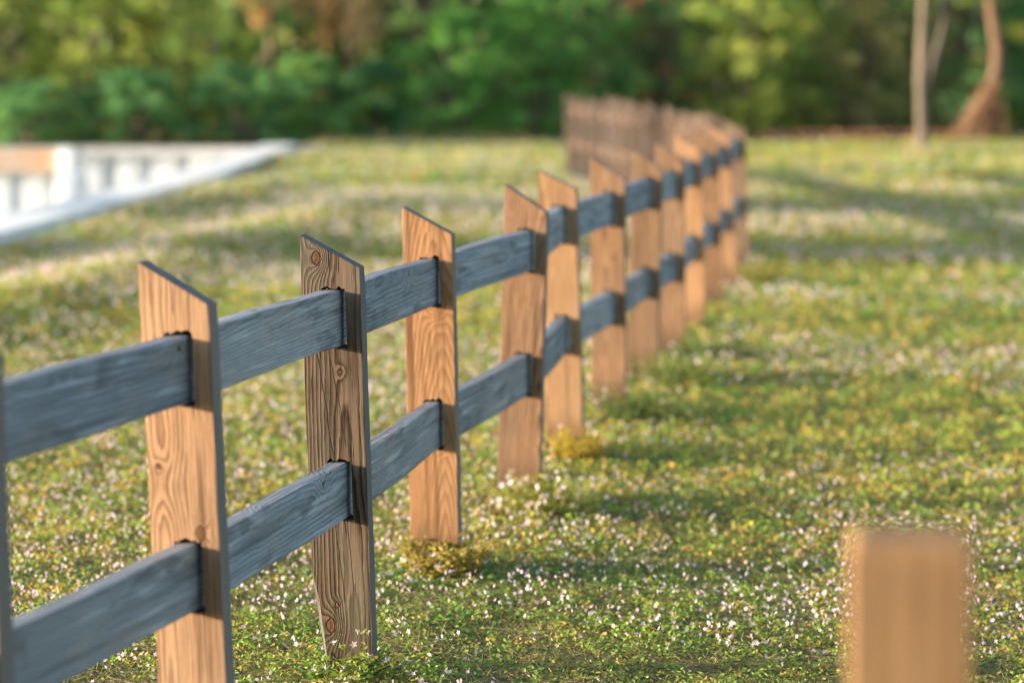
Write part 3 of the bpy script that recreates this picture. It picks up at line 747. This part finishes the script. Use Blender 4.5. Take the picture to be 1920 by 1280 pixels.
# leaning red brown trunk with spreading aerial roots
rt = empty('rooted_tree', (9.45, 48.2, 0)); tag(rt, 'leaning red brown trunk spreading into a fan of dry hanging roots, far right', 'tree')
def P_(x, z, y=0): return (x, y, z)
mb = MB(); mb.tube([P_(.05, .9), P_(.15, 1.3), P_(.17, 1.75), P_(.08, 2.2), P_(-.02, 2.8), P_(-.1, 3.8)], [.16, .13, .12, .11, .10, .09], 9); mb.build('trunk', M['redbark'], rt, smooth=True)
for k in range(11):
    x1 = -.68 + .98 * k / 10 + random.uniform(-.04, .04); yy = random.uniform(-.3, .3)
    mb = MB(); s0 = random.uniform(.9, 1.45)
    mb.tube([P_(.08, s0), P_(.05 + (x1 - .05) * .5, s0 * .62, yy * .5), P_(x1, -.05 if k % 3 else .25, yy)], [.06, .04, .022], 6)
    mb.build('root', M['redbark'], rt, smooth=True)
n = 900; a = rng.uniform(0, 1, n)
P = np.stack([-.68 + 1.0 * a + rng.normal(size=n) * .08, rng.uniform(-.35, .35, n), rng.uniform(0, 1, n) ** 1.3 * 1.2], 1)
P[:, 0] = P[:, 0] * (1 - P[:, 2] * .65) + .1
D = np.stack([rng.normal(size=n) * .05 - .08, rng.normal(size=n) * .05, np.full(n, -.22)], 1); cards('rootlets', P, D, perp(D) * .02, lerp((.20, .11, .07), (.30, .18, .11), rng.uniform(0, 1, n)), M['straw'], rt)
n = 4200; ci = rng.integers(0, 22, n); cc_ = np.stack([rng.uniform(-1.8, 1.5, 22), rng.uniform(-1., 1., 22), rng.uniform(3.1, 5.2, 22)], 1)
P = cc_[ci] + rdir(n, -1, 1) * (rng.uniform(.1, .55, n))[:, None]; D = rdir(n, -.8, .4) * .11
cards('crown', P, D, perp(D) * .04, lerp(MG[0], MG[1], rng.uniform(0, 1, n)), M['leaf'], rt)
# fallen leaves at the edge of the wood
n = 9000; P = np.stack([rng.uniform(5, 9.2, n), rng.normal(size=n) * .35 + 48.9, rng.uniform(.01, .10, n)], 1); D = rdir(n, -.3, .5) * .09
tag(cards('leaf_litter', P, D, perp(D) * .035, lerp((.32, .16, .10), (.22, .12, .07), rng.uniform(0, 1, n)), M['straw']), 'strip of reddish fallen leaves under the bushes at the right', 'leaf litter', kind='stuff')

# ------------------------------------------------------------------ light, sky, camera
EL, PHI = math.radians(9), math.radians(6.5)
v = Vector((math.cos(EL) * math.cos(PHI), math.cos(EL) * math.sin(PHI), -math.sin(EL)))
sd = bpy.data.lights.new('sun', 'SUN'); sd.energy = 4.7; sd.angle = math.radians(.6); sd.color = (1., .82, .60)
so = bpy.data.objects.new('sun', sd); col.objects.link(so); so.rotation_euler = v.to_track_quat('-Z', 'Y').to_euler(); so.location = (-20, 0, 20)
wd = bpy.data.worlds.new('World'); sc.world = wd; wd.use_nodes = True
nt = wd.node_tree; bg = nt.nodes['Background']; sk = nt.nodes.new('ShaderNodeTexSky'); sk.sky_type = 'NISHITA'
sk.sun_disc = False; sk.sun_elevation = EL; sk.sun_rotation = math.atan2(-v.x, -v.y)
nt.links.new(sk.outputs[0], bg.inputs[0]); bg.inputs[1].default_value = .145
cd = bpy.data.cameras.new('camera'); cam = bpy.data.objects.new('camera', cd); col.objects.link(cam); sc.camera = cam
cd.lens = 85; cd.sensor_width = 36; cd.clip_end = 4000; cam.location = (0, 0, 1.46)
cam.rotation_euler = (math.radians(90) - math.atan(520 / (85 / 36 * 1920)), 0, 0)
cd.dof.use_dof = True; cd.dof.focus_distance = 6.05; cd.dof.aperture_fstop = 1.9
sc.view_settings.view_transform = 'Standard'; sc.view_settings.look = 'None'; sc.view_settings.exposure = 1.8
